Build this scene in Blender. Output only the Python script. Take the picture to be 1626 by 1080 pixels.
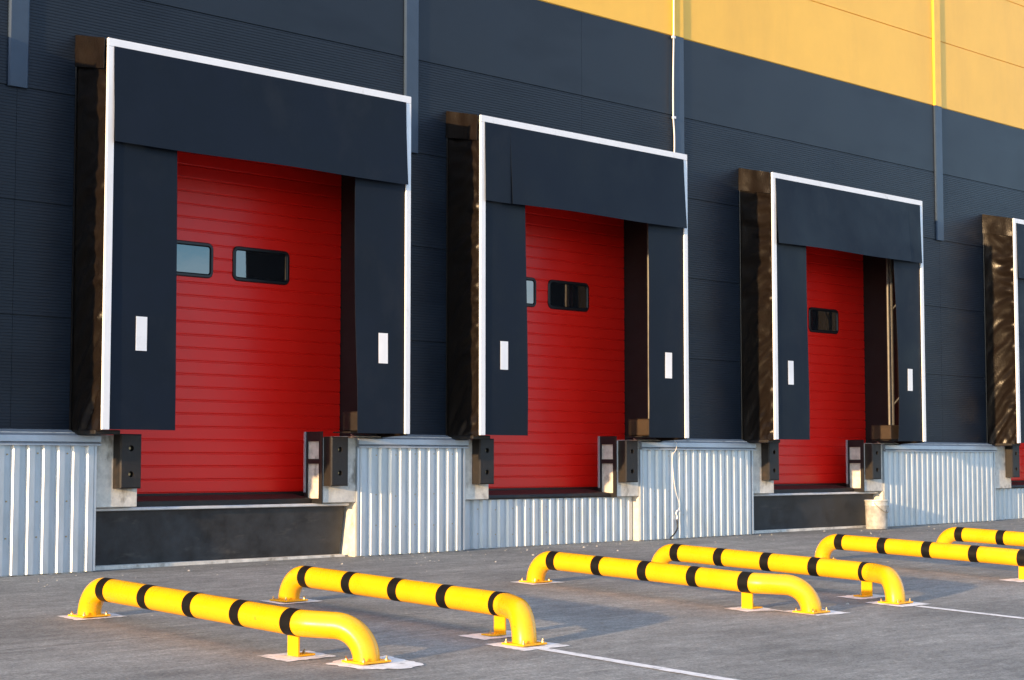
import bpy, bmesh, math, random
from mathutils import Vector, Matrix, noise
random.seed(7)
for o in list(bpy.data.objects): bpy.data.objects.remove(o)
S = bpy.context.scene
C = S.collection
R = math.radians

# ------------------------------------------------------------ camera
cam = bpy.data.cameras.new('camera'); cam_o = bpy.data.objects.new('camera', cam); C.objects.link(cam_o)
cam.sensor_width = 36; cam.lens = 2750/1626*36; cam.clip_start = .1; cam.clip_end = 3000
cam_o.location = (0, -14.098, .9775); cam_o.rotation_euler = (R(90+4.0145), 0, R(-44.6875))
S.camera = cam_o

# ------------------------------------------------------------ light
SUN_EL, SUN_IN = 8.0, 8.5          # elevation; angle at which the rays run into the facade (they come from the left)
w = bpy.data.worlds.new('World'); S.world = w; w.use_nodes = True
nt = w.node_tree; bg = nt.nodes['Background']
sky = nt.nodes.new('ShaderNodeTexSky'); sky.sky_type = 'NISHITA'; sky.sun_disc = False
sky.sun_elevation = R(SUN_EL); sky.sun_rotation = R(-90-SUN_IN)
sky.air_density = 1.0; sky.dust_density = .6; sky.ozone_density = 4.0
# broken cloud over the whole sky
tcw = nt.nodes.new('ShaderNodeTexCoord'); mpw = nt.nodes.new('ShaderNodeMapping'); mpw.inputs['Scale'].default_value = (1, 1, 2.6)
nzw = nt.nodes.new('ShaderNodeTexNoise'); nzw.inputs['Scale'].default_value = 2.3; nzw.inputs['Detail'].default_value = 7; nzw.inputs['Roughness'].default_value = .58
mrw = nt.nodes.new('ShaderNodeMapRange'); mrw.inputs['From Min'].default_value = .46; mrw.inputs['From Max'].default_value = .66; mrw.inputs['To Max'].default_value = .85
mxw = nt.nodes.new('ShaderNodeMix'); mxw.data_type = 'RGBA'; mxw.inputs['B'].default_value = (4.6, 4.7, 5.0, 1)
nt.links.new(tcw.outputs['Generated'], mpw.inputs[0]); nt.links.new(mpw.outputs[0], nzw.inputs[0]); nt.links.new(nzw.outputs[0], mrw.inputs[0])
nt.links.new(mrw.outputs[0], mxw.inputs['Factor']); nt.links.new(sky.outputs[0], mxw.inputs['A'])
nt.links.new(mxw.outputs['Result'], bg.inputs[0]); bg.inputs[1].default_value = .15
sun = bpy.data.lights.new('sun', 'SUN'); sun.energy = 2.5; sun.angle = R(.9); sun.color = (1, .66, .34)
sun_o = bpy.data.objects.new('sun', sun); C.objects.link(sun_o)
t, e = R(SUN_IN), R(SUN_EL)
sun_o.rotation_euler = Vector((math.cos(t)*math.cos(e), math.sin(t)*math.cos(e), -math.sin(e))).to_track_quat('-Z', 'Y').to_euler()
sun_o.location = (-20, -10, 12)
vs = S.view_settings; vs.view_transform = 'Standard'; vs.look = 'None'; vs.gamma = 1; vs.use_curve_mapping = False
vs.exposure = 1.8

# ------------------------------------------------------------ materials
def mat(name, col, rough=.6, metal=0, var=0, vscale=4, bump=0, bscale=60, spec=.5, stretch=(1,1,1), rvar=0, col2=None, ior=1.45):
    m = bpy.data.materials.new(name); m.use_nodes = True
    n, l = m.node_tree.nodes, m.node_tree.links; b = n['Principled BSDF']
    b.inputs['Base Color'].default_value = (*col, 1); b.inputs['Roughness'].default_value = rough
    b.inputs['Metallic'].default_value = metal; b.inputs['Specular IOR Level'].default_value = spec; b.inputs['IOR'].default_value = ior
    tc = n.new('ShaderNodeNewGeometry'); mp = n.new('ShaderNodeMapping'); mp.inputs['Scale'].default_value = stretch
    l.new(tc.outputs['Position'], mp.inputs['Vector'])
    if var:
        nz = n.new('ShaderNodeTexNoise'); nz.inputs['Scale'].default_value = vscale; nz.inputs['Detail'].default_value = 6
        nz.inputs['Roughness'].default_value = .65
        l.new(mp.outputs[0], nz.inputs['Vector'])
        rp = n.new('ShaderNodeValToRGB'); rp.color_ramp.elements[0].position = .3; rp.color_ramp.elements[1].position = .7
        c2 = col2 or tuple(min(1, x*(1+var)) for x in col)
        c1 = tuple(x*(1-var) for x in col) if not col2 else col
        rp.color_ramp.elements[0].color = (*c1, 1); rp.color_ramp.elements[1].color = (*c2, 1)
        l.new(nz.outputs[0], rp.inputs[0]); l.new(rp.outputs[0], b.inputs['Base Color'])
        if rvar:
            mr = n.new('ShaderNodeMapRange'); mr.inputs['From Min'].default_value = .3; mr.inputs['From Max'].default_value = .7
            mr.inputs['To Min'].default_value = max(0, rough-rvar); mr.inputs['To Max'].default_value = min(1, rough+rvar)
            l.new(nz.outputs[0], mr.inputs[0]); l.new(mr.outputs[0], b.inputs['Roughness'])
    if bump:
        nb = n.new('ShaderNodeTexNoise'); nb.inputs['Scale'].default_value = bscale; nb.inputs['Detail'].default_value = 4
        l.new(mp.outputs[0], nb.inputs['Vector'])
        bp = n.new('ShaderNodeBump'); bp.inputs['Strength'].default_value = bump; bp.inputs['Distance'].default_value = .01
        l.new(nb.outputs[0], bp.inputs['Height']); l.new(bp.outputs[0], b.inputs['Normal'])
    return m

M = dict(
    wall=mat('navy_sheet', (.0115, .0175, .0275), .40, var=.16, vscale=1.2, rvar=.06, spec=.30),
    wall_y=mat('yellow_sheet', (.92, .51, .055), .45, var=.06, vscale=.8),
    trim=mat('navy_trim', (.032, .052, .084), .4, var=.1),
    trim_y=mat('yellow_trim', (.90, .50, .045), .42, var=.06),
    tarp=mat('black_tarp', (.0095, .0065, .0045), .32, var=.3, vscale=5, bump=.25, bscale=40),
    curtain=mat('curtain_pvc', (.0065, .011, .020), .5, var=.25, vscale=1.4, bump=.22, bscale=2.6, rvar=.14, spec=.15),
    white=mat('white_strip', (.80, .81, .82), .5, var=.05, vscale=3),
    red=mat('red_door', (.86, .011, .006), .36, var=.04, vscale=2.2, bump=.03, bscale=300, rvar=.07),
    black=mat('black_steel', (.012, .012, .013), .5, var=.3, vscale=6, bump=.06, bscale=90),
    rubber=mat('rubber', (.013, .0105, .009), .58, var=.35, vscale=9, bump=.2, bscale=120),
    wframe=mat('window_frame', (.010, .011, .014), .35),
    glass=mat('window_glass', (.012, .013, .015), .03, var=0, ior=2.4, bump=.03, bscale=5),
    galv=mat('galvanised', (.45, .50, .55), .36, metal=.5, var=.14, vscale=6, rvar=.08, stretch=(1, 1, .3)),
    galv_d=mat('galvanised_cap', (.40, .43, .47), .4, metal=.4, var=.1, vscale=5),
    conc=mat('concrete', (.62, .59, .53), .85, var=.24, vscale=9, bump=.35, bscale=60),
    apron=mat('apron', (.030, .031, .033), .5, var=.45, vscale=5, bump=.1, bscale=120, rvar=.12),
    yellow=mat('yellow_paint', (.86, .405, .004), .30, var=.05, vscale=6, bump=.03, bscale=50, rvar=.09),
    tape=mat('black_tape', (.006, .006, .006), .5, spec=.25, var=.3, vscale=20),
    bolt=mat('zinc_bolt', (.40, .30, .16), .35, metal=.8),
    paint=mat('white_paint', (.80, .79, .77), .75, var=.12, vscale=14, bump=.2, bscale=120),
    bucket=mat('bucket', (.60, .58, .53), .42, metal=.35, var=.35, vscale=9, bump=.5, bscale=9),
    cable_w=mat('white_cable', (.78, .76, .72), .5),
    cable_b=mat('black_cable', (.015, .015, .016), .5),
    lip=mat('bright_lip', (.72, .73, .74), .4, metal=.2, var=.12, vscale=9),
    strut=mat('dull_zinc', (.11, .105, .095), .5, metal=.3, var=.2, vscale=8),
    wood=mat('wood_block', (.035, .02, .009), .7, var=.3, vscale=12),
    pebble=mat('pebble', (.42, .40, .36), .9, var=.3, vscale=30),
    joint=mat('slab_joint', (.30, .30, .29), .95, var=.35, vscale=18),
)
# stains on the ribbed sheets above the shelters
def stain(m):
    n, l = m.node_tree.nodes, m.node_tree.links; b = n['Principled BSDF']
    src = b.inputs['Base Color'].links[0].from_socket
    geo = n.new('ShaderNodeNewGeometry'); mp = n.new('ShaderNodeMapping'); mp.inputs['Scale'].default_value = (.55, 1, 1.9)
    mp.inputs['Location'].default_value = (.35, 0, .2)
    l.new(geo.outputs['Position'], mp.inputs[0])
    nz = n.new('ShaderNodeTexNoise'); nz.inputs['Scale'].default_value = 1.0; nz.inputs['Detail'].default_value = 3
    l.new(mp.outputs[0], nz.inputs[0])
    mr = n.new('ShaderNodeMapRange'); mr.inputs['From Min'].default_value = .52; mr.inputs['From Max'].default_value = .64
    mr.inputs['To Min'].default_value = 0; mr.inputs['To Max'].default_value = .6
    l.new(nz.outputs[0], mr.inputs[0])
    mx = n.new('ShaderNodeMix'); mx.data_type = 'RGBA'; mx.inputs['B'].default_value = (.006, .010, .018, 1)
    l.new(mr.outputs[0], mx.inputs['Factor']); l.new(src, mx.inputs['A']); l.new(mx.outputs['Result'], b.inputs['Base Color'])
stain(M['wall'])
def blotch(m, col, scale, lo, hi, amt, st=(1, 1, 1), det=4):      # dirt marks with shapes of their own
    n, l = m.node_tree.nodes, m.node_tree.links; b = n['Principled BSDF']; i_ = b.inputs['Base Color']
    geo = n.new('ShaderNodeNewGeometry'); mp = n.new('ShaderNodeMapping'); mp.inputs['Scale'].default_value = st; mp.inputs['Location'].default_value = (3.7, 1.3, .6)
    nz = n.new('ShaderNodeTexNoise'); nz.inputs['Scale'].default_value = scale; nz.inputs['Detail'].default_value = det; nz.inputs['Roughness'].default_value = .65
    mr = n.new('ShaderNodeMapRange'); mr.inputs['From Min'].default_value = lo; mr.inputs['From Max'].default_value = hi; mr.inputs['To Max'].default_value = amt
    mx = n.new('ShaderNodeMix'); mx.data_type = 'RGBA'; mx.inputs['B'].default_value = (*col, 1)
    l.new(geo.outputs['Position'], mp.inputs[0]); l.new(mp.outputs[0], nz.inputs[0]); l.new(nz.outputs[0], mr.inputs[0]); l.new(mr.outputs[0], mx.inputs['Factor'])
    if i_.links: l.new(i_.links[0].from_socket, mx.inputs['A'])
    else: mx.inputs['A'].default_value = i_.default_value
    l.new(mx.outputs['Result'], i_)
blotch(M['conc'], (.20, .17, .13), 5, .56, .68, .75, (1, 1, .6))
blotch(M['conc'], (.10, .085, .07), 14, .66, .74, .7)
blotch(M['yellow'], (.30, .17, .02), 26, .66, .74, .55, (1, .5, 1))
blotch(M['yellow'], (.55, .28, .01), 3.2, .55, .75, .35, (1, .5, 1))
blotch(M['galv'], (.32, .34, .36), 3.0, .52, .75, .3, (1.6, 1, .25), 6)
blotch(M['curtain'], (.028, .031, .036), 2.2, .54, .78, .3, (1, 1, .7), 7)
blotch(M['red'], (.45, .05, .04), 22, .70, .78, .3, (1, 1, .3))
blotch(M['white'], (.45, .43, .40), 7, .62, .75, .5, (1, 1, .5), 6)
blotch(M['paint'], (.30, .29, .28), 12, .52, .68, .75, (1, 1, 1), 7)
blotch(M['apron'], (.10, .09, .08), 6, .58, .72, .5, (.4, 1, 1.2), 6)
blotch(M['rubber'], (.050, .030, .016), 9, .56, .72, .5, (1, 1, 1), 6)
blotch(M['wall_y'], (.74, .40, .05), .9, .5, .75, .5, (1, 1, .2), 5)

def ground_mat():
    m = bpy.data.materials.new('yard_concrete'); m.use_nodes = True
    n, l = m.node_tree.nodes, m.node_tree.links; b = n['Principled BSDF']; b.inputs['Roughness'].default_value = .85
    b.inputs['Specular IOR Level'].default_value = .3
    g = n.new('ShaderNodeNewGeometry')
    def nz(scale, st, det=5, ro=.6):
        mp = n.new('ShaderNodeMapping'); mp.inputs['Scale'].default_value = st; mp.inputs['Rotation'].default_value = (0, 0, R(14))
        l.new(g.outputs['Position'], mp.inputs[0])
        t = n.new('ShaderNodeTexNoise'); t.inputs['Scale'].default_value = scale; t.inputs['Detail'].default_value = det; t.inputs['Roughness'].default_value = ro
        l.new(mp.outputs[0], t.inputs[0]); return t.outputs[0]
    def ramp(s, a, c, p0=.3, p1=.7):
        r = n.new('ShaderNodeValToRGB'); r.color_ramp.elements[0].position = p0; r.color_ramp.elements[1].position = p1
        r.color_ramp.elements[0].color = (*a, 1); r.color_ramp.elements[1].color = (*c, 1); l.new(s, r.inputs[0]); return r.outputs[0]
    def mixc(a, c, f, mode='MULTIPLY'):
        x = n.new('ShaderNodeMix'); x.data_type = 'RGBA'; x.blend_type = mode; x.inputs['Factor'].default_value = f
        l.new(a, x.inputs['A']); l.new(c, x.inputs['B']); return x.outputs['Result']
    big = ramp(nz(.55, (1, 1, 1), 5), (.19, .193, .185), (.30, .30, .285), .32, .68)
    strk = ramp(nz(1.6, (.4, 2.2, 1), 7, .7), (.74, .74, .74), (1.18, 1.18, 1.17))
    mid = ramp(nz(9, (.6, 1.3, 1), 8, .75), (.76, .76, .76), (1.22, 1.22, 1.21), .34, .66)
    fine = ramp(nz(48, (1, 1, 1), 4, .8), (.45, .45, .46), (1.5, 1.5, 1.48), .30, .70)
    fleck = ramp(nz(30, (1, 1, 1), 2, .5), (1, 1, 1), (2.0, 1.95, 1.9), .70, .76)
    pits = ramp(nz(24, (1, 1.4, 1), 3, .6), (.45, .45, .46), (1, 1, 1), .28, .36)
    scr = ramp(nz(7, (.12, 5, 1), 4, .6), (1, 1, 1), (1.9, 1.88, 1.84), .62, .70)
    c = mixc(big, strk, 1); c = mixc(c, mid, 1); c = mixc(c, fine, .85); c = mixc(c, fleck, .8); c = mixc(c, pits, .8); c = mixc(c, scr, .7)
    l.new(c, b.inputs['Base Color'])
    bp = n.new('ShaderNodeBump'); bp.inputs['Strength'].default_value = .4; bp.inputs['Distance'].default_value = .008
    l.new(nz(110, (1, 1, 1), 3, .7), bp.inputs['Height']); l.new(bp.outputs[0], b.inputs['Normal'])
    return m
M['ground'] = ground_mat()

# ------------------------------------------------------------ mesh helpers
class MB:
    def __init__(s): s.v = []; s.f = []
    def add(s, vs, fs):
        k = len(s.v); s.v += [tuple(p) for p in vs]; s.f += [tuple(i+k for i in f) for f in fs]; return s
    def box(s, x0, x1, y0, y1, z0, z1):
        return s.add([(x0,y0,z0),(x1,y0,z0),(x1,y1,z0),(x0,y1,z0),(x0,y0,z1),(x1,y0,z1),(x1,y1,z1),(x0,y1,z1)],
                     [(0,3,2,1),(4,5,6,7),(0,1,5,4),(1,2,6,5),(2,3,7,6),(3,0,4,7)])
    def bbox(s, x0, x1, y0, y1, z0, z1, b=.01):            # box with chamfered edges
        vs = []
        for sx, (X, dx) in enumerate(((x0, b), (x1, -b))):
            for sy, (Y, dy) in enumerate(((y0, b), (y1, -b))):
                for sz, (Z, dz) in enumerate(((z0, b), (z1, -b))):
                    vs += [(X, Y+dy, Z+dz), (X+dx, Y, Z+dz), (X+dx, Y+dy, Z)]
        i = lambda a, c, d, k: (a*4+c*2+d)*3+k
        fs = []
        for a in (0, 1):
            fs.append((i(a,0,0,0), i(a,1,0,0), i(a,1,1,0), i(a,0,1,0)))
            fs.append((i(0,a,0,1), i(1,a,0,1), i(1,a,1,1), i(0,a,1,1)))
            fs.append((i(0,0,a,2), i(1,0,a,2), i(1,1,a,2), i(0,1,a,2)))
            for c in (0, 1):
                fs.append((i(a,c,0,0), i(a,c,1,0), i(a,c,1,1), i(a,c,0,1)))
                fs.append((i(a,0,c,0), i(a,1,c,0), i(a,1,c,2), i(a,0,c,2)))
                fs.append((i(0,a,c,1), i(1,a,c,1), i(1,a,c,2), i(0,a,c,2)))
                for d in (0, 1): fs.append((i(a,c,d,0), i(a,c,d,1), i(a,c,d,2)))
        return s.add(vs, fs)
    def prof(s, pts, x0, x1, caps=True):                   # (y,z) outline run along X
        n = len(pts)
        fs = [(i, (i+1) % n, n+(i+1) % n, n+i) for i in range(n)]
        if caps: fs += [tuple(range(n)), tuple(range(2*n-1, n-1, -1))]
        return s.add([(x0, y, z) for y, z in pts]+[(x1, y, z) for y, z in pts], fs)
    def tube(s, path, r, seg=10, cap=True):
        P = [Vector(p) for p in path]; rings = []
        up = None
        for i, p in enumerate(P):
            d = (P[min(i+1, len(P)-1)]-P[max(i-1, 0)]).normalized()
            if up is None: up = Vector((1, 0, 0)) if abs(d.x) < .9 else Vector((0, 0, 1))
            a = (up-d*up.dot(d)).normalized(); up = a; c = d.cross(a)
            rr = r[i] if isinstance(r, (list, tuple)) else r
            rings.append([p+(a*math.cos(2*math.pi*k/seg)+c*math.sin(2*math.pi*k/seg))*rr for k in range(seg)])
        vs = [q for rg in rings for q in rg]
        fs = [(i*seg+k, i*seg+(k+1) % seg, (i+1)*seg+(k+1) % seg, (i+1)*seg+k) for i in range(len(P)-1) for k in range(seg)]
        if cap: fs += [tuple(range(seg-1, -1, -1)), tuple((len(P)-1)*seg+k for k in range(seg))]
        return s.add(vs, fs)
    def lathe(s, prof, c, seg=32):
        vs = [(c[0]+r*math.cos(2*math.pi*k/seg), c[1]+r*math.sin(2*math.pi*k/seg), c[2]+z) for r, z in prof for k in range(seg)]
        fs = [(i*seg+k, i*seg+(k+1) % seg, (i+1)*seg+(k+1) % seg, (i+1)*seg+k) for i in range(len(prof)-1) for k in range(seg)]
        return s.add(vs, fs)
    def grid(s, fn, nu, nv):
        vs = [fn(u/nu, v/nv) for v in range(nv+1) for u in range(nu+1)]
        fs = [(v*(nu+1)+u, v*(nu+1)+u+1, (v+1)*(nu+1)+u+1, (v+1)*(nu+1)+u) for v in range(nv) for u in range(nu)]
        return s.add(vs, fs)
    def slab(s, fn, nu, nv, off):                          # closed sheet: fn surface and its offset copy
        g = MB().grid(fn, nu, nv); n = len(g.v); o = Vector(off)
        fs = [tuple(reversed(f)) for f in g.f]+[tuple(i+n for i in f) for f in g.f]
        ring = [u for u in range(nu+1)]+[v*(nu+1)+nu for v in range(1, nv+1)]+[nv*(nu+1)+u for u in range(nu-1, -1, -1)]+[v*(nu+1) for v in range(nv-1, 0, -1)]
        for a, b in zip(ring, ring[1:]+ring[:1]): fs.append((a, b, b+n, a+n))
        return s.add(g.v+[tuple(Vector(p)+o) for p in g.v], fs)
    def build(s, name, m, parent=None, smooth=False, origin=None):
        me = bpy.data.meshes.new(name); o_ = Vector(origin or (0, 0, 0))
        me.from_pydata([tuple(Vector(p)-o_) for p in s.v], [], s.f); me.update()
        bm = bmesh.new(); bm.from_mesh(me); bmesh.ops.recalc_face_normals(bm, faces=bm.faces); bm.to_mesh(me); bm.free()
        me.materials.append(M[m] if isinstance(m, str) else m)
        if smooth:
            for p in me.polygons: p.use_smooth = True
            try: me.set_sharp_from_angle(angle=R(35))
            except Exception: pass
        o = bpy.data.objects.new(name, me); C.objects.link(o); o.location = o_
        if parent:
            o.parent = parent
            o.location = o_-parent_loc(parent)
        return o
def parent_loc(p):
    v = Vector(p.location)
    while p.parent: p = p.parent; v += Vector(p.location)
    return v
def tag(o, label, cat, group=None):
    o['label'] = label; o['category'] = cat
    if group: o['group'] = group
    return o
def thing(name, loc, label, cat, group=None):
    o = bpy.data.objects.new(name, None); o.empty_display_size = .2; C.objects.link(o); o.location = loc
    return tag(o, label, cat, group)
def gz(x, y):
    x = max(-20, min(60, x)); y = max(-30, min(0, y))
    return .04*y+.005*(x-13.2)

# ------------------------------------------------------------ yard
xs = [-400, -120, -40, -20]+[i*5 for i in range(-3, 13)]+[100, 200, 500]
ys = [-600, -200, -80, -40, -30, -25, -20, -15, -12, -10, -8, -6, -4, -2, 0, .35, 40, 300]
mb = MB(); n = len(xs)
mb.add([(x, y, gz(x, y)) for y in ys for x in xs], [(j*n+i, j*n+i+1, (j+1)*n+i+1, (j+1)*n+i) for j in range(len(ys)-1) for i in range(n-1)])
yard = mb.build('yard', 'ground'); yard['kind'] = 'structure'
def jag(pts, amp, step=.03, h=.004):
    out = []
    for a, b in zip(pts, pts[1:]+pts[:1]):
        a, b = Vector(a), Vector(b); k = max(1, int((b-a).length/step)); nrm = Vector((-(b-a).y, (b-a).x)).normalized()
        for i in range(k):
            p = a.lerp(b, i/k)+nrm*random.uniform(-amp, amp); out.append((p.x, p.y, gz(p.x, p.y)+h))
    return out
def flat(name, pts, m, amp=.01, h=.004, step=.03):
    v = jag(pts, amp, step, h); return MB().add(v, [tuple(range(len(v)))]).build(name, m, yard)
# saw-cut joint that crosses the yard in front of the docks
for a, b in ((-2, 5.7), (5.72, 9.6), (9.62, 14.4), (14.42, 30)):
    pts = []; k = int((b-a)/.12); top = []
    for i in range(k+1):
        x = a+(b-a)*i/k; y = -4.06+.03*noise.noise(Vector((x*.6, 3, 0)))+.006*noise.noise(Vector((x*9, 5, 0))); hw = .006+.004*noise.noise(Vector((x*4, 1, 7)))
        pts.append((x, y-hw, gz(x, y)+.004)); top.append((x, y+hw, gz(x, y)+.004))
    nn = len(pts); MB().add(pts+top, [(i, i+1, nn+i+1, nn+i) for i in range(nn-1)]).build('slab_joint', 'joint', yard)

# ------------------------------------------------------------ warehouse
wh = thing('warehouse', (13, 0, 0), 'navy and yellow sheet-clad warehouse with a row of loading docks', 'warehouse')
BAYS = [ # shelter x0,x1, top z | door xl,xr | pit xl,xr | bracket inner edges | bumpers | windows right-edge pairs | pit kind
    dict(x0=8.27, x1=11.92, zt=4.81, dl=8.40, dr=11.79, pl=8.475, pr=11.57, bl=8.93, br=11.13, b1=8.665, b2=11.137, w=(9.40, 10.364), pit='plate'),
    dict(x0=12.93, x1=16.46, zt=4.765, dl=13.05, dr=16.395, pl=13.10, pr=16.04, bl=13.49, br=15.63, b1=13.228, b2=15.655, w=(14.07, 15.0), pit='ribs'),
    dict(x0=18.20, x1=21.80, zt=4.755, dl=18.3, dr=21.745, pl=18.28, pr=21.355, bl=18.765, br=20.876, b1=18.49, b2=20.902, w=(19.42, 20.347), pit='plate'),
    dict(x0=24.42, x1=28.02, zt=4.765, dl=24.52, dr=27.95, pl=24.44, pr=27.5, bl=24.98, br=27.05, b1=24.80, b2=27.07, w=(25.7, 26.6), pit='ribs'),
    dict(x0=3.35, x1=7.0, zt=4.78, dl=3.48, dr=6.87, pl=3.55, pr=6.62, bl=4.0, br=6.2, b1=3.72, b2=6.2, w=(4.3, 5.24), pit='plate'),
]
NB = 4
ZR = [1.25, 2.285, 3.32, 4.35, 5.385, 6.42, 7.455, 8.49, 9.525]
TR = [7.67, 12.385, 16.94, 23.13, 29.3]
cols = [-8, 1.5]+TR+[36, 42]
def panel_profile(z0, z1, rib):
    p = [(.06, z0+.0004), (.013, z0+.0004), (.013, z0+.005), (.001, z0+.008)]
    if rib:
        k = max(1, int((z1-z0-.03)/.028)); d = (z1-z0-.03)/k
        for i in range(k):
            a = z0+.015+i*d; p += [(.0, a), (.0, a+d*.52), (.0028, a+d*.66), (.0028, a+d*.86)]
        p.append((0, z0+.015+k*d))
    p += [(.001, z1-.008), (.013, z1-.005), (.013, z1-.0004), (.06, z1-.0004)]
    return p
for r in range(len(ZR)-1):
    z0, z1 = ZR[r], ZR[r+1]
    for a, b in zip(cols, cols[1:]):
        if r == 4 or r == 3:
            segs = [(a, 15.13), (15.13, b)] if a < 15.13 < b else [(a, b)]
        else: segs = [(a, b)]
        if r < 3:
            for d in BAYS:
                ns = []
                for s0, s1 in segs:
                    if d['dr'] <= s0 or d['dl'] >= s1: ns.append((s0, s1)); continue
                    if d['dl'] > s0: ns.append((s0, d['dl']))
                    if d['dr'] < s1: ns.append((d['dr'], s1))
                segs = ns
        for s0, s1 in segs:
            MB().prof(panel_profile(z0, z1, r < 4), s0+.0015, s1-.0015).build('wall_panel', 'wall_y' if r > 4 else 'wall', wh)
# cover strips on the vertical joints
for x in TR:
    for z0, z1, m in ((4.345, 6.418, 'trim'), (6.422, 9.5, 'trim_y')):
        h = .1
        MB().add([(x-h, .004, z0), (x-h, -.016, z0), (x-h+.015, -.028, z0), (x+h-.015, -.028, z0), (x+h, -.016, z0), (x+h, .004, z0),
                  (x-h, .004, z1), (x-h, -.016, z1), (x-h+.015, -.028, z1), (x+h-.015, -.028, z1), (x+h, -.016, z1), (x+h, .004, z1)],
                 [(i, i+1, i+7, i+6) for i in range(5)]+[(5, 0, 6, 11), (0, 1, 2, 3, 4, 5), (6, 7, 8, 9, 10, 11)]).build('joint_cover', m, wh)
# hall behind the facade
MB().box(-8, 42, .62, 24, gz(13, 0)-.3, 9.5).build('hall_body', 'black', wh)
MB().prof([(-.08, 9.5), (-.08, 9.62), (24.1, 9.62), (24.1, 9.5)], -8.1, 42.1).build('roof', 'trim_y', wh)
# foundations between the pits
pits = sorted((d['pl'], d['pr']) for d in BAYS)
edges = [-8]+[v for p in pits for v in p]+[42]
solid = [(edges[i], edges[i+1]) for i in range(0, len(edges), 2)]
for a, b in solid:
    MB().box(a, b, -.085, .5, -.4, 1.243).build('foundation', 'conc', wh)
def corr(x0, x1, first, pitch, y, zt, dep=.030, lower=.0):
    xs_ = []; x = first
    while x-pitch > x0-.001: x -= pitch
    pts = [(x0, 0)]
    while x < x1+pitch:
        for dx, h in ((-.013, 0), (.009, 1), (.066, 1), (.078, 0)):
            X = x+dx
            if x0+.004 < X < x1-.004: pts.append((X, h))
        x += pitch
    pts.append((x1, pts[-1][1])); pts[0] = (x0, pts[1][1])
    n = len(pts); vs = []
    for X, h in pts: vs.append((X, y-h*dep, gz(X, 0)+.006+lower)); 
    for X, h in pts: vs.append((X, y-h*dep, zt))
    vs += [(X, y+.003, gz(X, 0)+.006+lower) for X, h in pts]+[(X, y+.003, zt) for X, h in pts]
    fs = [(i, i+1, n+i+1, n+i) for i in range(n-1)]+[(0, n, 3*n, 2*n), (n-1, 2*n-1, 4*n-1, 3*n-1)]
    fs += [(n+i, n+i+1, 3*n+i+1, 3*n+i) for i in range(n-1)]+[(i, i+1, 2*n+i+1, 2*n+i) for i in range(n-1)]
    sh = MB().add(vs, fs).build('corrugated_sheet', 'galv', wh)
    sc = MB(); k = 0; x = first
    while x-pitch > x0: x -= pitch
    while x < x1-.05:
        if x > x0+.12:
            for z in ((.30, .62, 1.05) if zt > 1 else (.16, .44)):
                X = x-.042; Z = z+random.uniform(-.012, .012)
                if k % 2 == 0: sc.tube([(X, y+.001, Z), (X, y-.007, Z)], .008, 6)
        x += pitch; k += 1
    so = sc.build('screws', 'bolt', sh); so['kind'] = 'stuff'
    return sh
ribs = {8.475: (8.382, .149), 13.10: (11.61, .1363), 18.28: (16.082, .138), 24.44: (21.371, .1408)}
for a, b in solid:
    f, p = ribs.get(b, (a+.05, .139))
    lo = a+.001; hi = b-.001
    corr(lo, hi, f, p, -.09, 1.135)
    # edge angle on both ends of the sheet
    for s, X in ((1, a), (-1, b)):
        MB().box(min(X-s*.004, X+s*.022), max(X-s*.004, X+s*.022), -.118, -.088, gz(X, 0)+.008, 1.13).build('edge_angle', 'galv', wh)
    ca, cb = a+.075-.1+.02, b+.03
    cap = [(-.002, 1.268), (-.118, 1.222), (-.142, 1.213), (-.146, 1.158), (-.124, 1.150), (-.150, 1.136), (-.150, 1.122), (-.120, 1.132), (-.10, 1.21), (-.002, 1.25)]
    MB().prof(cap, ca, cb).build('cap_flashing', 'galv_d', wh)
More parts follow.
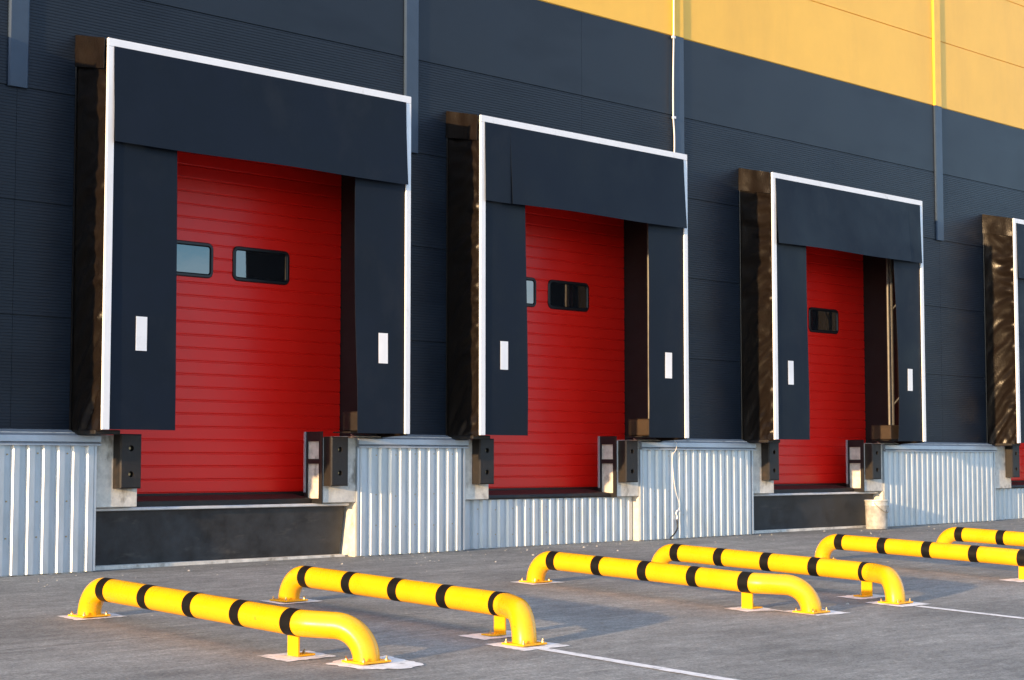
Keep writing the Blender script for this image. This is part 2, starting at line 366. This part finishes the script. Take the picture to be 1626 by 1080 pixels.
# docks
for bi, d in enumerate(BAYS):
    xl, xr = d['dl'], d['dr']
    MB().box(xl-.05, xl-.003, .061, .615, .5, 4.5).build('door_jamb', 'black', wh)
    MB().box(xr+.003, xr+.05, .061, .615, .5, 4.5).build('door_jamb', 'black', wh)
    MB().box(xl-.05, xr+.05, .061, .6, 4.352, 4.45).build('door_head', 'black', wh)
    # concrete brackets that carry the bumpers
    for a, b, yb in ((d['pl']+.003, d['bl'], .40), (d['br'], d['pr']-.003, .188)):
        MB().bbox(a, b, -.092, yb, .555, 1.222, .006).build('concrete_bracket', 'conc', wh)
    # steel guard with two openings on the right bracket
    X = d['br']-.022; y0, y1, za, zb = -.105, .19, .548, 1.285
    g = MB()
    for (ya, yb, z0, z1) in ((y0, y1, zb-.10, zb), (y0, y1, .955, 1.005), (y0, y1, za, .60), (y0, y0+.055, .60, .955), (y0, y0+.055, 1.005, zb-.10),
                             (y1-.05, y1, .60, .955), (y1-.05, y1, 1.005, zb-.10)):
        g.box(X, X+.012, ya, yb, z0, z1)
    gp = g.build('guard_plate', 'black', wh)
    MB().box(X-.012, X-.001, y1-.03, y1-.004, .66, zb).build('guide_rail', 'galv_d', gp)
        # the door
    dy = .45
    door = bpy.data.objects.new('door', None); C.objects.link(door); door.parent = wh; door.location = Vector(((xl+xr)/2, dy, .665))-Vector(wh.location)
    pz = .1314; z = .665; k = 0; mesh0 = None
    wl = xr-xl-.008
    while z < 4.5:
        if mesh0 is None:
            p = [(.04, .0005), (.007, .0005), (.007, .004), (.001, .011), (0, .016), (0, pz-.010), (.007, pz-.004), (.007, pz-.0005), (.04, pz-.0005)]
            o = MB().prof(p, -wl/2, wl/2).build('panel', 'red', None); mesh0 = o.data
        else:
            o = bpy.data.objects.new('panel', mesh0); C.objects.link(o)
        o.parent = door; o.location = (0, 0, z-.665); z += pz
    MB().prof([(dy-.012, .664), (dy+.03, .664), (dy+.03, .60), (dy+.004, .57), (dy-.012, .60)], xl+.004, xr-.004).build('bottom_seal', 'rubber', door)
    for wx in d['w']:
        x0, x1, z0, z1 = wx, wx+.722, 2.825, 3.182
        def rr(inset, y, rad):
            pts = []
            for cx_, cz_, a0 in ((x1-rad, z1-rad, 0), (x0+rad, z1-rad, 90), (x0+rad, z0+rad, 180), (x1-rad, z0+rad, 270)):
                for q in range(6):
                    a = R(a0+q*18); pts.append((cx_+(rad-inset)*math.cos(a), y, cz_+(rad-inset)*math.sin(a)))
            return pts
        rad = .065
        loops = [rr(0, dy+.002, rad), rr(0, dy-.010, rad), rr(.008, dy-.018, rad), rr(.030, dy-.018, rad), rr(.042, dy-.006, rad), rr(.044, dy+.004, rad)]
        nn = 24; vs = [q for lp in loops for q in lp]
        fs = [(i*nn+k, i*nn+(k+1) % nn, (i+1)*nn+(k+1) % nn, (i+1)*nn+k) for i in range(5) for k in range(nn)]
        MB().add(vs, fs).build('window_frame', 'wframe', door, smooth=True)
        pv = rr(.040, dy-.0035, rad)
        pv2 = [(x, dy-.001, z) for x, _, z in pv]
        MB().add(pv+pv2, [tuple(range(24)), tuple(range(47, 23, -1))]+[(k, (k+1) % 24, 24+(k+1) % 24, 24+k) for k in range(24)]).build('window_pane', 'glass', door)
    if d['pit'] == 'ribs':
        MB().box(d['pl']+.002, d['pr']-.002, .035, .5, -.4, .545).build('foundation', 'conc', wh)
        corr(d['pl']+.004, d['pr']-.004, d['pl']+.10, .1375, .034, .548, .030)
        MB().prof([(.40, .556), (-.012, .552), (-.016, .57), (-.004, .60), (.40, .645)], d['bl']+.003, d['br']-.03).build('sill_seal', 'rubber', wh)

# ------------------------------------------------------------ dock levellers (bays with a pit)
ORD = ['nearest', 'second', 'third', 'fourth']
LV = {0: 'black steel leveller apron with bright lip below the nearest red door', 2: 'black leveller apron beside the bucket, below the third red door', 4: 'black leveller apron below the dock left of the picture'}
for bi in (0, 2):
    d = BAYS[bi]; a, b = d['pl']+.012, d['pr']-.045
    t_ = thing('dock_leveller', ((a+b)/2, .1, gz(a, 0)), LV[bi], 'dock leveller', 'levellers below the doors')
    zb = gz(a, 0)+.035
    MB().add([(a, .045, .515), (b, .045, .515), (b, .125, zb), (a, .125, zb), (a, .075, .515), (b, .075, .515), (b, .155, zb), (a, .155, zb)],
             [(0, 1, 2, 3), (4, 7, 6, 5), (0, 4, 5, 1), (1, 5, 6, 2), (2, 6, 7, 3), (3, 7, 4, 0)]).build('apron', 'apron', t_)
    MB().prof([(.005, .518), (-.012, .524), (-.016, .541), (-.008, .548), (.30, .551), (.30, .520)], a+.01, b+.02).build('lip', 'lip', t_)
    MB().prof([(.06, .5525), (.38, .5525), (.38, .645), (.06, .60)], d['bl']+.004, d['br']-.03).build('rubber_seal', 'rubber', t_)
    MB().bbox(a+.005, b, .02, .20, gz(a, 0)-.1, gz(b, 0)+.022, .006).build('concrete_sill', 'conc', wh)

# ------------------------------------------------------------ bumpers
def bumper(x, label, w_=.226):
    z0, z1, y0, y1 = .728, 1.232, -.222, -.095
    o = thing('dock_bumper', (x+w_/2, y1, z0), label, 'bumper', 'rubber dock bumpers')
    mb = MB(); ch = .012; zc = (z0+z1)/2
    N = 16; rad = .028
    yf = y0
    def sq(cz, hz):
        out = []
        for k in range(N):
            a = 2*math.pi*(k+.5)/N; c_, s_ = math.cos(a), math.sin(a); m_ = max(abs(c_), abs(s_))
            out.append((x+w_/2+c_/m_*(w_/2-ch), yf, cz+s_/m_*hz))
        return out
    # exact corners come from the diagonal samples being snapped
    for h in (0, 1):
        za, zb = (z0+ch, zc) if h == 0 else (zc, z1-ch)
        cz, hz = (za+zb)/2, (zb-za)/2
        N2 = 16
        S4 = []
        for k in range(N2):
            q = k % 4; e_ = k//4
            f = q/4
            cs = [(1, -1), (1, 1), (-1, 1), (-1, -1)]
            (ax, az), (bx_, bz_) = cs[e_], cs[(e_+1) % 4]
            S4.append((x+w_/2+(ax+(bx_-ax)*f)*(w_/2-ch), yf, cz+(az+(bz_-az)*f)*hz))
        Cc = []
        for k in range(N2):
            a = math.atan2(S4[k][2]-cz, S4[k][0]-(x+w_/2)); Cc.append((x+w_/2+rad*math.cos(a), yf, cz+rad*math.sin(a)))
        Cb = [(p, yf+.045, q) for p, _, q in Cc]
        mb.add(S4+Cc+Cb, [(k, (k+1) % N2, N2+(k+1) % N2, N2+k) for k in range(N2)]+[(N2+k, N2+(k+1) % N2, 2*N2+(k+1) % N2, 2*N2+k) for k in range(N2)]+[tuple(2*N2+k for k in range(N2))])
    xa, xb = x, x+w_
    v = [(xa+ch, yf, z0+ch), (xb-ch, yf, z0+ch), (xb-ch, yf, z1-ch), (xa+ch, yf, z1-ch), (xa, yf+ch, z0), (xb, yf+ch, z0), (xb, yf+ch, z1), (xa, yf+ch, z1),
         (xa, y1, z0), (xb, y1, z0), (xb, y1, z1), (xa, y1, z1)]
    mb.add(v, [(0, 1, 5, 4), (1, 2, 6, 5), (2, 3, 7, 6), (3, 0, 4, 7), (4, 5, 9, 8), (5, 6, 10, 9), (6, 7, 11, 10), (7, 4, 8, 11), (8, 9, 10, 11)])
    mb.build('pad', 'rubber', o)
    for h in (0, 1):
        cz = z0+ch+(zc-z0-ch)*(.5+h)
        if h: cz = (zc+z1-ch)/2
        MB().tube([(x+w_/2, yf+.030, cz), (x+w_/2, yf+.046, cz)], .014, 6).build('bolt', 'bolt', o)
names = ['first', 'second', 'third', 'fourth']
BL = [('black rubber bumper left of the nearest red door, beside the big corrugated sheet', 'black rubber bumper right of the nearest red door'),
      ('black rubber bumper left of the second red door from the left', 'black rubber bumper right of the second red door from the left'),
      ('black rubber bumper left of the third red door from the left', 'black rubber bumper above the bucket, right of the third red door'),
      ('black rubber bumper left of the cut-off red door at the right edge', None)]
for i in range(NB):
    bumper(BAYS[i]['b1'], BL[i][0])
    if BL[i][1]: bumper(BAYS[i]['b2'], BL[i][1])

# ------------------------------------------------------------ dock shelters
SL = ['nearest and largest black dock shelter, smooth head curtain, around the leftmost door', 'black dock shelter with a slit in the left of its head curtain, second from left',
      'black dock shelter above the bucket, metal strut showing behind its right curtain', 'black dock shelter cut off by the right edge of the picture', 'black dock shelter left of the picture']
FY = -.52
SC = [ # left curtain inner edge top/bottom, right curtain inner edge top/bottom, marks
    (9.03, 9.066, 11.172, 11.251, 8.616, 11.51), (13.629, 13.70, 15.725, 15.797, 13.246, 16.049),
    (18.94, 19.005, 21.039, 21.193, 18.519, 21.368), (25.17, 25.2, 27.27, 27.33, 24.75, 27.6), (4.1, 4.13, 6.25, 6.3, 3.7, 6.6)]
def wrinkle(u, v, k):      # u 0 wall..1 front, v 0 bottom..1 top
    zz = v*3.5; p = Vector((u*1.2, zz*1.0-u*1.1, k*7.3))
    a = .030*noise.noise(Vector((u*1.5, (zz-u*.9*(1-v))*7.0, k*3.1)))
    a += .028*(u**1.3)*math.sin((zz*34+4*noise.noise(Vector((u*2, zz*2.2, k)))-u*9*(1.1-v)))*(.35+.65*abs(noise.noise(Vector((zz*1.3, k*2, 0)))))
    a += .020*math.exp(-((v-.03)/.05)**2)*u*noise.noise(Vector((u*6, zz*9, k)))
    a -= .012*math.sin(math.pi*u)
    return a*min(1, (1-u)*10+.15)*min(1, u*6)
for i, d in enumerate(BAYS):
    x0, x1, zt = d['x0'], d['x1'], d['zt']; zb = 1.262; zw = zt+.11
    o = thing('dock_shelter', ((x0+x1)/2, 0, zb), SL[i], 'dock shelter', 'dock shelters around the doors')
    cl, clb, cr, crb, m1, m2 = SC[i]
    # tarp sides (left one wrinkled and in view), sloping tarp top
    def side(u, v):
        y = -.004+(FY+.012+.004)*u; top = zw+(zt-.012-zw)*u; z = 1.225+.025*u+(top-1.225-.025*u)*v
        return (x0+.004-wrinkle(u, v, i+1), y, z)
    MB().slab(side, 22, 150, (.006, 0, 0)).build('side_tarp', 'tarp', o, smooth=True)
    MB().slab(lambda u, v: (x1-.004, -.004+(FY+.016)*u, 1.225+.025*u+((zw+(zt-.012-zw)*u)-1.225-.025*u)*v), 4, 8, (-.006, 0, 0)).build('side_tarp', 'tarp', o)
    MB().slab(lambda u, v: (x0+.012+(x1-x0-.024)*u, -.004+(FY+.016)*v, zw-.004+(zt-.012-zw)*v-.012*math.sin(math.pi*v)), 12, 6, (0, 0, -.006)).build('top_tarp', 'tarp', o)
    # folded corner flap at the top of the left side, and the bead along the wall
    def flap(u, v):
        y = -.002+(FY+.014)*u; top = zw+.006+(zt-.006-zw)*u; low = top-.30+.02*u
        return (x0-.020-.010*math.sin(u*7+i)*(1-v)-.010*noise.noise(Vector((u*4, v*3, i*5.0))), y, low+(top-low)*v)
    MB().slab(flap, 14, 8, (.004, 0, 0)).build('corner_flap', 'tarp', o, smooth=True)
    MB().tube([(x0-.010, -.010, 1.225), (x0-.010, -.010, zw)], .008, 6).build('edge_bead', 'tarp', o)
    MB().bbox(x0-.005, x0+.26, -.43, -.012, 1.222, 1.262, .006).build('bottom_pad', 'rubber', o)
    MB().bbox(x1-.60, x1-.02, -.30, -.012, 1.272, 1.285, .004).build('bottom_pad', 'rubber', o)
    # white front strips
    wt = .076; y0, y1 = FY-.022, FY+.006
    MB().bbox(x0, x0+wt, y0, y1, zb, zt-wt-.001, .004).build('white_strip', 'white', o)
    MB().bbox(x1-wt*.9, x1, y0, y1, zb, zt-wt-.001, .004).build('white_strip', 'white', o)
    MB().bbox(x0, x1, y0, y1, zt-wt, zt, .004).build('white_strip', 'white', o)
    # side curtains
    def cur(xo, xi_t, xi_b, s):
        def fn(u, v):
            xi = xi_b+(xi_t-xi_b)*v
            x = xo+(xi-xo)*u
            bow = .028*u*u*(.6+.4*math.sin(v*3.1+i))+.012*u*math.sin(v*6.5+i*1.7+s)+.02*max(0, .12-v)/.12*u*u
            return (x, FY-.004+.030*u*0+bow*(.5 if s > 0 else 1), zb+.004+(zt-wt-zb-.02)*v)
        return fn
    a = MB().slab(cur(x0+wt-.015, cl, clb, 1), 10, 24, (0, .005, 0)).build('side_curtain', 'curtain', o, smooth=True)
    b = MB().slab(cur(x1-wt+.02, cr, crb, -1), 10, 24, (0, .005, 0)).build('side_curtain', 'curtain', o, smooth=True)
    for cu, mx, xo, xit, xib, s in ((a, m1, x0+wt-.015, cl, clb, 1), (b, m2, x1-wt+.02, cr, crb, -1)):
        fn = cur(xo, xit, xib, s)
        def mk(u, v, fn=fn, xo=xo, xit=xit, xib=xib, mx=mx):
            X = mx+.118*u; z = 1.985+.312*v; vv = (z-zb-.004)/(zt-wt-zb-.02); xi = xib+(xit-xib)*vv
            p = fn((X-xo)/(xi-xo), vv); return (X, p[1]-.0035, z)
        MB().slab(mk, 3, 4, (0, .002, 0)).build('white_mark', 'white', cu)
    # head curtain, cut by slits
    zh = 3.83 if i else 3.865
    cuts = {0: [], 1: [.115], 2: [.905], 3: [.1], 4: []}[i]
    xa, xb = x0+wt-.022, x1-.086
    es = [0]+cuts+[1]
    for q, (ua, ub) in enumerate(zip(es, es[1:])):
        big = (ub-ua) > .5
        def hd(u, v, ua=ua, ub=ub, big=big):       # v 0 bottom .. 1 top
            U = ua+(ub-ua)*u; x = xa+.004+(xb-xa)*U
            low = 1-v
            out = (.042 if big else .024)*low**1.3+.016*low*math.sin(U*5+i*2)*noise.noise(Vector((U*3, i*4.0, .5)))
            curl = 0
            if big:
                el = .06*math.exp(-(u/.05)**2)+.03*math.exp(-((1-u)/.05)**2); curl = el*low*.5
            return (x+(.004 if big and ua == 0 else 0)*low, FY-.030-out+curl*.4-(.012 if big and cuts else 0)*low, zh+(zt-wt+.004-zh)*v-(.006*math.sin(U*9+i) if v == 0 else 0))
        MB().slab(hd, 40 if big else 8, 14, (0, .005, 0)).build('head_curtain', 'curtain', o, smooth=True)
    # steel inside the right half
    sx = x1-(.49 if i == 2 else .40 if i == 1 else .33)
    MB().tube([(sx, -.25, 1.50), (sx, -.25, zt-.15)], .022, 10).build('strut', 'strut', o, smooth=True)
    MB().tube([(sx+.075, -.25, 1.50), (sx+.075, -.25, zt-.15)], .03, 10).build('strut', 'strut', o, smooth=True)
    for z in (1.78, 3.15): MB().tube([(sx+.07, -.26, z), (sx+.30, -.40, z+.30)], .012, 8).build('brace', 'strut', o, smooth=True)
    MB().bbox(sx-.15, x1-.09, -.36, -.02, 1.290, 1.495, .012).build('corner_block', 'rubber' if i == 0 else 'wood', o)

# ------------------------------------------------------------ wheel guides
def fillet(P, rad, seg=10):
    P = [Vector(p) for p in P]; out = [P[0]]
    for k in range(1, len(P)-1):
        a, b, c = P[k-1], P[k], P[k+1]; r = rad[k-1]
        u, v = (a-b).normalized(), (c-b).normalized(); ang = u.angle(v)
        L = min(r/math.tan(ang/2), (a-b).length*.98, (c-b).length*.98); rr_ = L*math.tan(ang/2)
        cen = b+(u+v).normalized()*(rr_/math.sin(ang/2)); s = b+u*L-cen; e_ = b+v*L-cen
        tot = s.angle(e_); ax = s.cross(e_).normalized()
        for q in range(seg+1):
            out.append(cen+Matrix.Rotation(tot*q/seg, 3, ax) @ s)
    out.append(P[-1]); return out
H, TRD = .217, .084
def bolt_at(o, x, y, z, tilt=0):
    MB().tube([(x, y, z), (x, y, z+.010)], .011, 6).build('bolt', 'bolt', o)
    return MB().tube([(x, y, z+.0105), (x+tilt, y, z+.024)], .0055, 8).build('bolt', 'bolt', o)
def guide(X, s, fx, label, seed):
    random.seed(seed)
    yA, yK, yB = -2.91, -5.40, -5.79
    g = lambda x, y, h=0: (x, y, gz(x, y)+h)
    o = thing('wheel_guide', g(X, -4.4), label, 'wheel guide', 'yellow wheel guides with black bands')
    X2 = X+fx
    path = fillet([g(X, yA, .008), g(X, yA, H), g(X, yK, H), g(X2, yB, H), g(X2, yB, .008)], [.235, .30, .21], 14)
    # resample the long straight lightly
    MB().tube(path, TRD, 32).build('tube', 'yellow', o, smooth=True)
    for k in range(5):
        y = -3.17-k*.5435; a = Vector(g(X, y+.05, H)); b = Vector(g(X, y-.05, H))
        jit = random.uniform(-.004, .004)
        MB().tube([a+Vector((0, jit, 0)), b+Vector((0, jit, 0))], TRD+.0016, 32, cap=True).build('band', 'tape', o, smooth=True)
    wk = Vector(g(X2, yB, H))
    # weld seam where the flare starts
    # base plates with anchor bolts
    for (px, py) in ((X, yA), (X2, yB)):
        z = gz(px, py)+.006
        pl = MB().bbox(px-.115, px+.115, py-.105, py+.105, z, z+.013, .003).build('base_plate', 'yellow', o)
        for ax in (-1, 1):
            for ay in (-1, 1): bolt_at(pl, px+ax*.092, py+ay*.083, z+.013, random.uniform(-.006, .006))
    # angle-iron post
    py = -5.33; z = gz(X, py)+.006
    mb = MB().box(X-.006, X+.006, py-.055, py+.055, z, z+H-TRD+.012)
    post = mb.build('support_post', 'yellow', o)
    xa, xb = (X+.006, X+.13) if s > 0 else (X-.13, X-.006)
    MB().box(xa, xb, py-.055, py+.055, z, z+.011).build('post_foot', 'yellow', post)
    bolt_at(post, (xa+xb)/2+.02*s, py+.01, z+.011, .008)
    # paint patches left round the feet
    def patch(cx_, cy_, hx, hy, amp=.007): flat('paint_patch', [(cx_-hx, cy_-hy), (cx_+hx, cy_-hy), (cx_+hx, cy_+hy), (cx_-hx, cy_+hy)], 'paint', amp)
    patch(X+.02, yA-.005, .21, .145)
    return patch, X2, yA, yB, py
GL = ['yellow and black wheel guide nearest the camera, at lower left', 'yellow and black wheel guide ending at a white line, bottom centre',
      'yellow and black wheel guide right of centre, its near end flared to the right', 'yellow and black wheel guide partly behind another, right of centre, joined to a white line',
      'yellow and black wheel guide cut off by the right edge, below the bucket', 'farthest yellow and black wheel guide, a short piece at the right edge']
for k, (X, s, fx) in enumerate(((6.745, 1, .21), (8.555, -1, -.22), (11.37, 1, .24), (13.09, -1, -.26), (15.85, 1, .24), (18.30, -1, -.26))):
    patch, X2, yA, yB, py = guide(X, s, fx, GL[k], 40+k)
    if k == 2:
        flat('paint_patch', [(X-.17, py-.13), (X+.10, py-.20), (X2-.14, yB-.16), (X2+.26, yB-.20), (X2+.28, yB+.16), (X2-.1, yB+.2), (X+.22, py+.12), (X-.15, py+.12)], 'paint', .008)
    elif k == 0:
        patch(X+.03, py, .20, .15, .009)
        flat('paint_patch', [(X2-.20, yB-.20), (X2+.05, yB-.33), (X2+.25, yB-.26), (X2+.29, yB+.15), (X2-.05, yB+.2), (X2-.24, yB+.1)], 'paint', .012)
    else:
        patch(X-.04, py, .24, .13, .009); patch(X2+.01, yB-.02, .22, .19, .009)
# painted bay lines that run on from two of the guides
for a, b, pX, qX in ((-6.0, -13, 8.30, 8.22), (-6.03, -14, 12.80, 12.74)):
    flat('painted_line', [(pX-.05, a), (qX-.05, b), (qX+.05, b), (pX+.05, a)], 'paint', .004, .0045, .06)

# ------------------------------------------------------------ bucket
bx_, by_ = 20.94, -.25; bz_ = gz(bx_, by_)+.002
o = thing('bucket', (bx_, by_, bz_), 'dented pale metal bucket standing beside the third dock pit', 'bucket')
MB().lathe([(r_*.92, z_*1.0) for r_, z_ in [(0, .004), (.158, .0), (.162, .006), (.172, .325), (.176, .33), (.176, .345), (.173, .348), (.176, .385), (.186, .392), (.186, .405), (.176, .408), (.170, .39), (.148, .02), (0, .016)]], (bx_, by_, bz_), 40).build('body', 'bucket', o, smooth=True)
hp = [(bx_+.170*math.cos(a), by_+.170*math.sin(a)-.004, bz_+.37-.14*math.sin(math.pi*q/16)) for q in range(17) for a in (R(200+140*q/16),)]
MB().tube(hp, .004, 6).build('handle', 'bolt', o, smooth=True)
for a in (200, 340):
    c_ = Vector((bx_+.163*math.cos(R(a)), by_+.163*math.sin(R(a)), bz_+.37)); n_ = Vector((math.cos(R(a)), math.sin(R(a)), 0))
    MB().tube([c_, c_+n_*.012], .016, 10).build('handle_ear', 'bolt', o)
MB().bbox(bx_-.006, bx_+.014, by_-.158, by_-.150, bz_+.245, bz_+.262, .002).build('lug', 'wood', o)

# ------------------------------------------------------------ cables
def wob(pts, k=6):
    out = []
    P = [Vector(p) for p in pts]; P = [P[0]]+P+[P[-1]]
    for i in range(1, len(P)-2):
        for q in range(k):
            t_ = q/k; a, b, c_, d_ = P[i-1:i+3]
            out.append(.5*((2*b)+(c_-a)*t_+(2*a-5*b+4*c_-d_)*t_*t_+(3*b-a-3*c_+d_)*t_**3))
    return out+[P[-1]]
o = thing('white_cable', (16.81, -.06, 4.85), 'white cable running down the wall joint above the second dock shelter', 'cable')
MB().tube(wob([(16.80, -.040, 9.3), (16.825, -.040, 8.0), (16.82, -.040, 7.0), (16.812, -.040, 6.40), (16.80, -.040, 6.0), (16.79, -.042, 5.7), (16.795, -.040, 5.35), (16.815, -.040, 5.1), (16.808, -.040, 4.80)]), .009, 8).build('cord', 'cable_w', o, smooth=True)
for z in (8.4, 7.4, 6.39, 5.35): MB().bbox(16.782, 16.838, -.055, -.026, z-.016, z+.016, .004).build('clip', 'white', o)
o = thing('hanging_cable', (16.65, -.15, .3), 'thin pale cable hanging over the corrugated sheet right of the second dock', 'cable')
MB().tube(wob([(16.69, -.03, 1.275), (16.675, -.155, 1.21), (16.655, -.162, 1.12), (16.63, -.13, 1.05), (16.645, -.125, .85), (16.69, -.125, .62), (16.755, -.127, .46), (16.76, -.127, .40)]), .004, 6).build('cord', 'cable_w', o, smooth=True)
MB().tube(wob([(16.76, -.127, .402), (16.735, -.14, .36), (16.69, -.15, .37), (16.675, -.145, .33), (16.70, -.14, .30), (16.69, -.14, .255)]), .009, 6).build('connector', 'white', o, smooth=True)
o = tag(MB().tube(wob([(16.69, -.14, .262), (16.70, -.142, .20), (16.69, -.145, .14), (16.63, -.15, .08), (16.56, -.155, .04), (16.545, -.16, .012)]), .0095, 8).build('black_cable', 'cable_b', None, smooth=True),
        'short black cable at the foot of the corrugated sheet', 'cable')

# ------------------------------------------------------------ grit swept against the wall
random.seed(3); mb = MB()
for k in range(420):
    x = random.uniform(5, 28); y = -.18-abs(random.gauss(0, .5)) if random.random() < .75 else random.uniform(-6.5, -.2)
    r_ = random.choice((.004, .005, .006, .008, .010)) if random.random() < .93 else random.uniform(.014, .022)
    z = gz(x, y); a0 = random.random()*6
    ring = [(x+r_*math.cos(a0+q*1.2566)*random.uniform(.7, 1.2), y+r_*math.sin(a0+q*1.2566)*random.uniform(.7, 1.2), z+.001) for q in range(5)]
    mb.add(ring+[(x, y, z+r_*.8)], [(q, (q+1) % 5, 5) for q in range(5)]+[(4, 3, 2, 1, 0)])
g = mb.build('grit', 'pebble'); g['kind'] = 'stuff'; g['label'] = 'scattered pale grit on the yard along the wall'
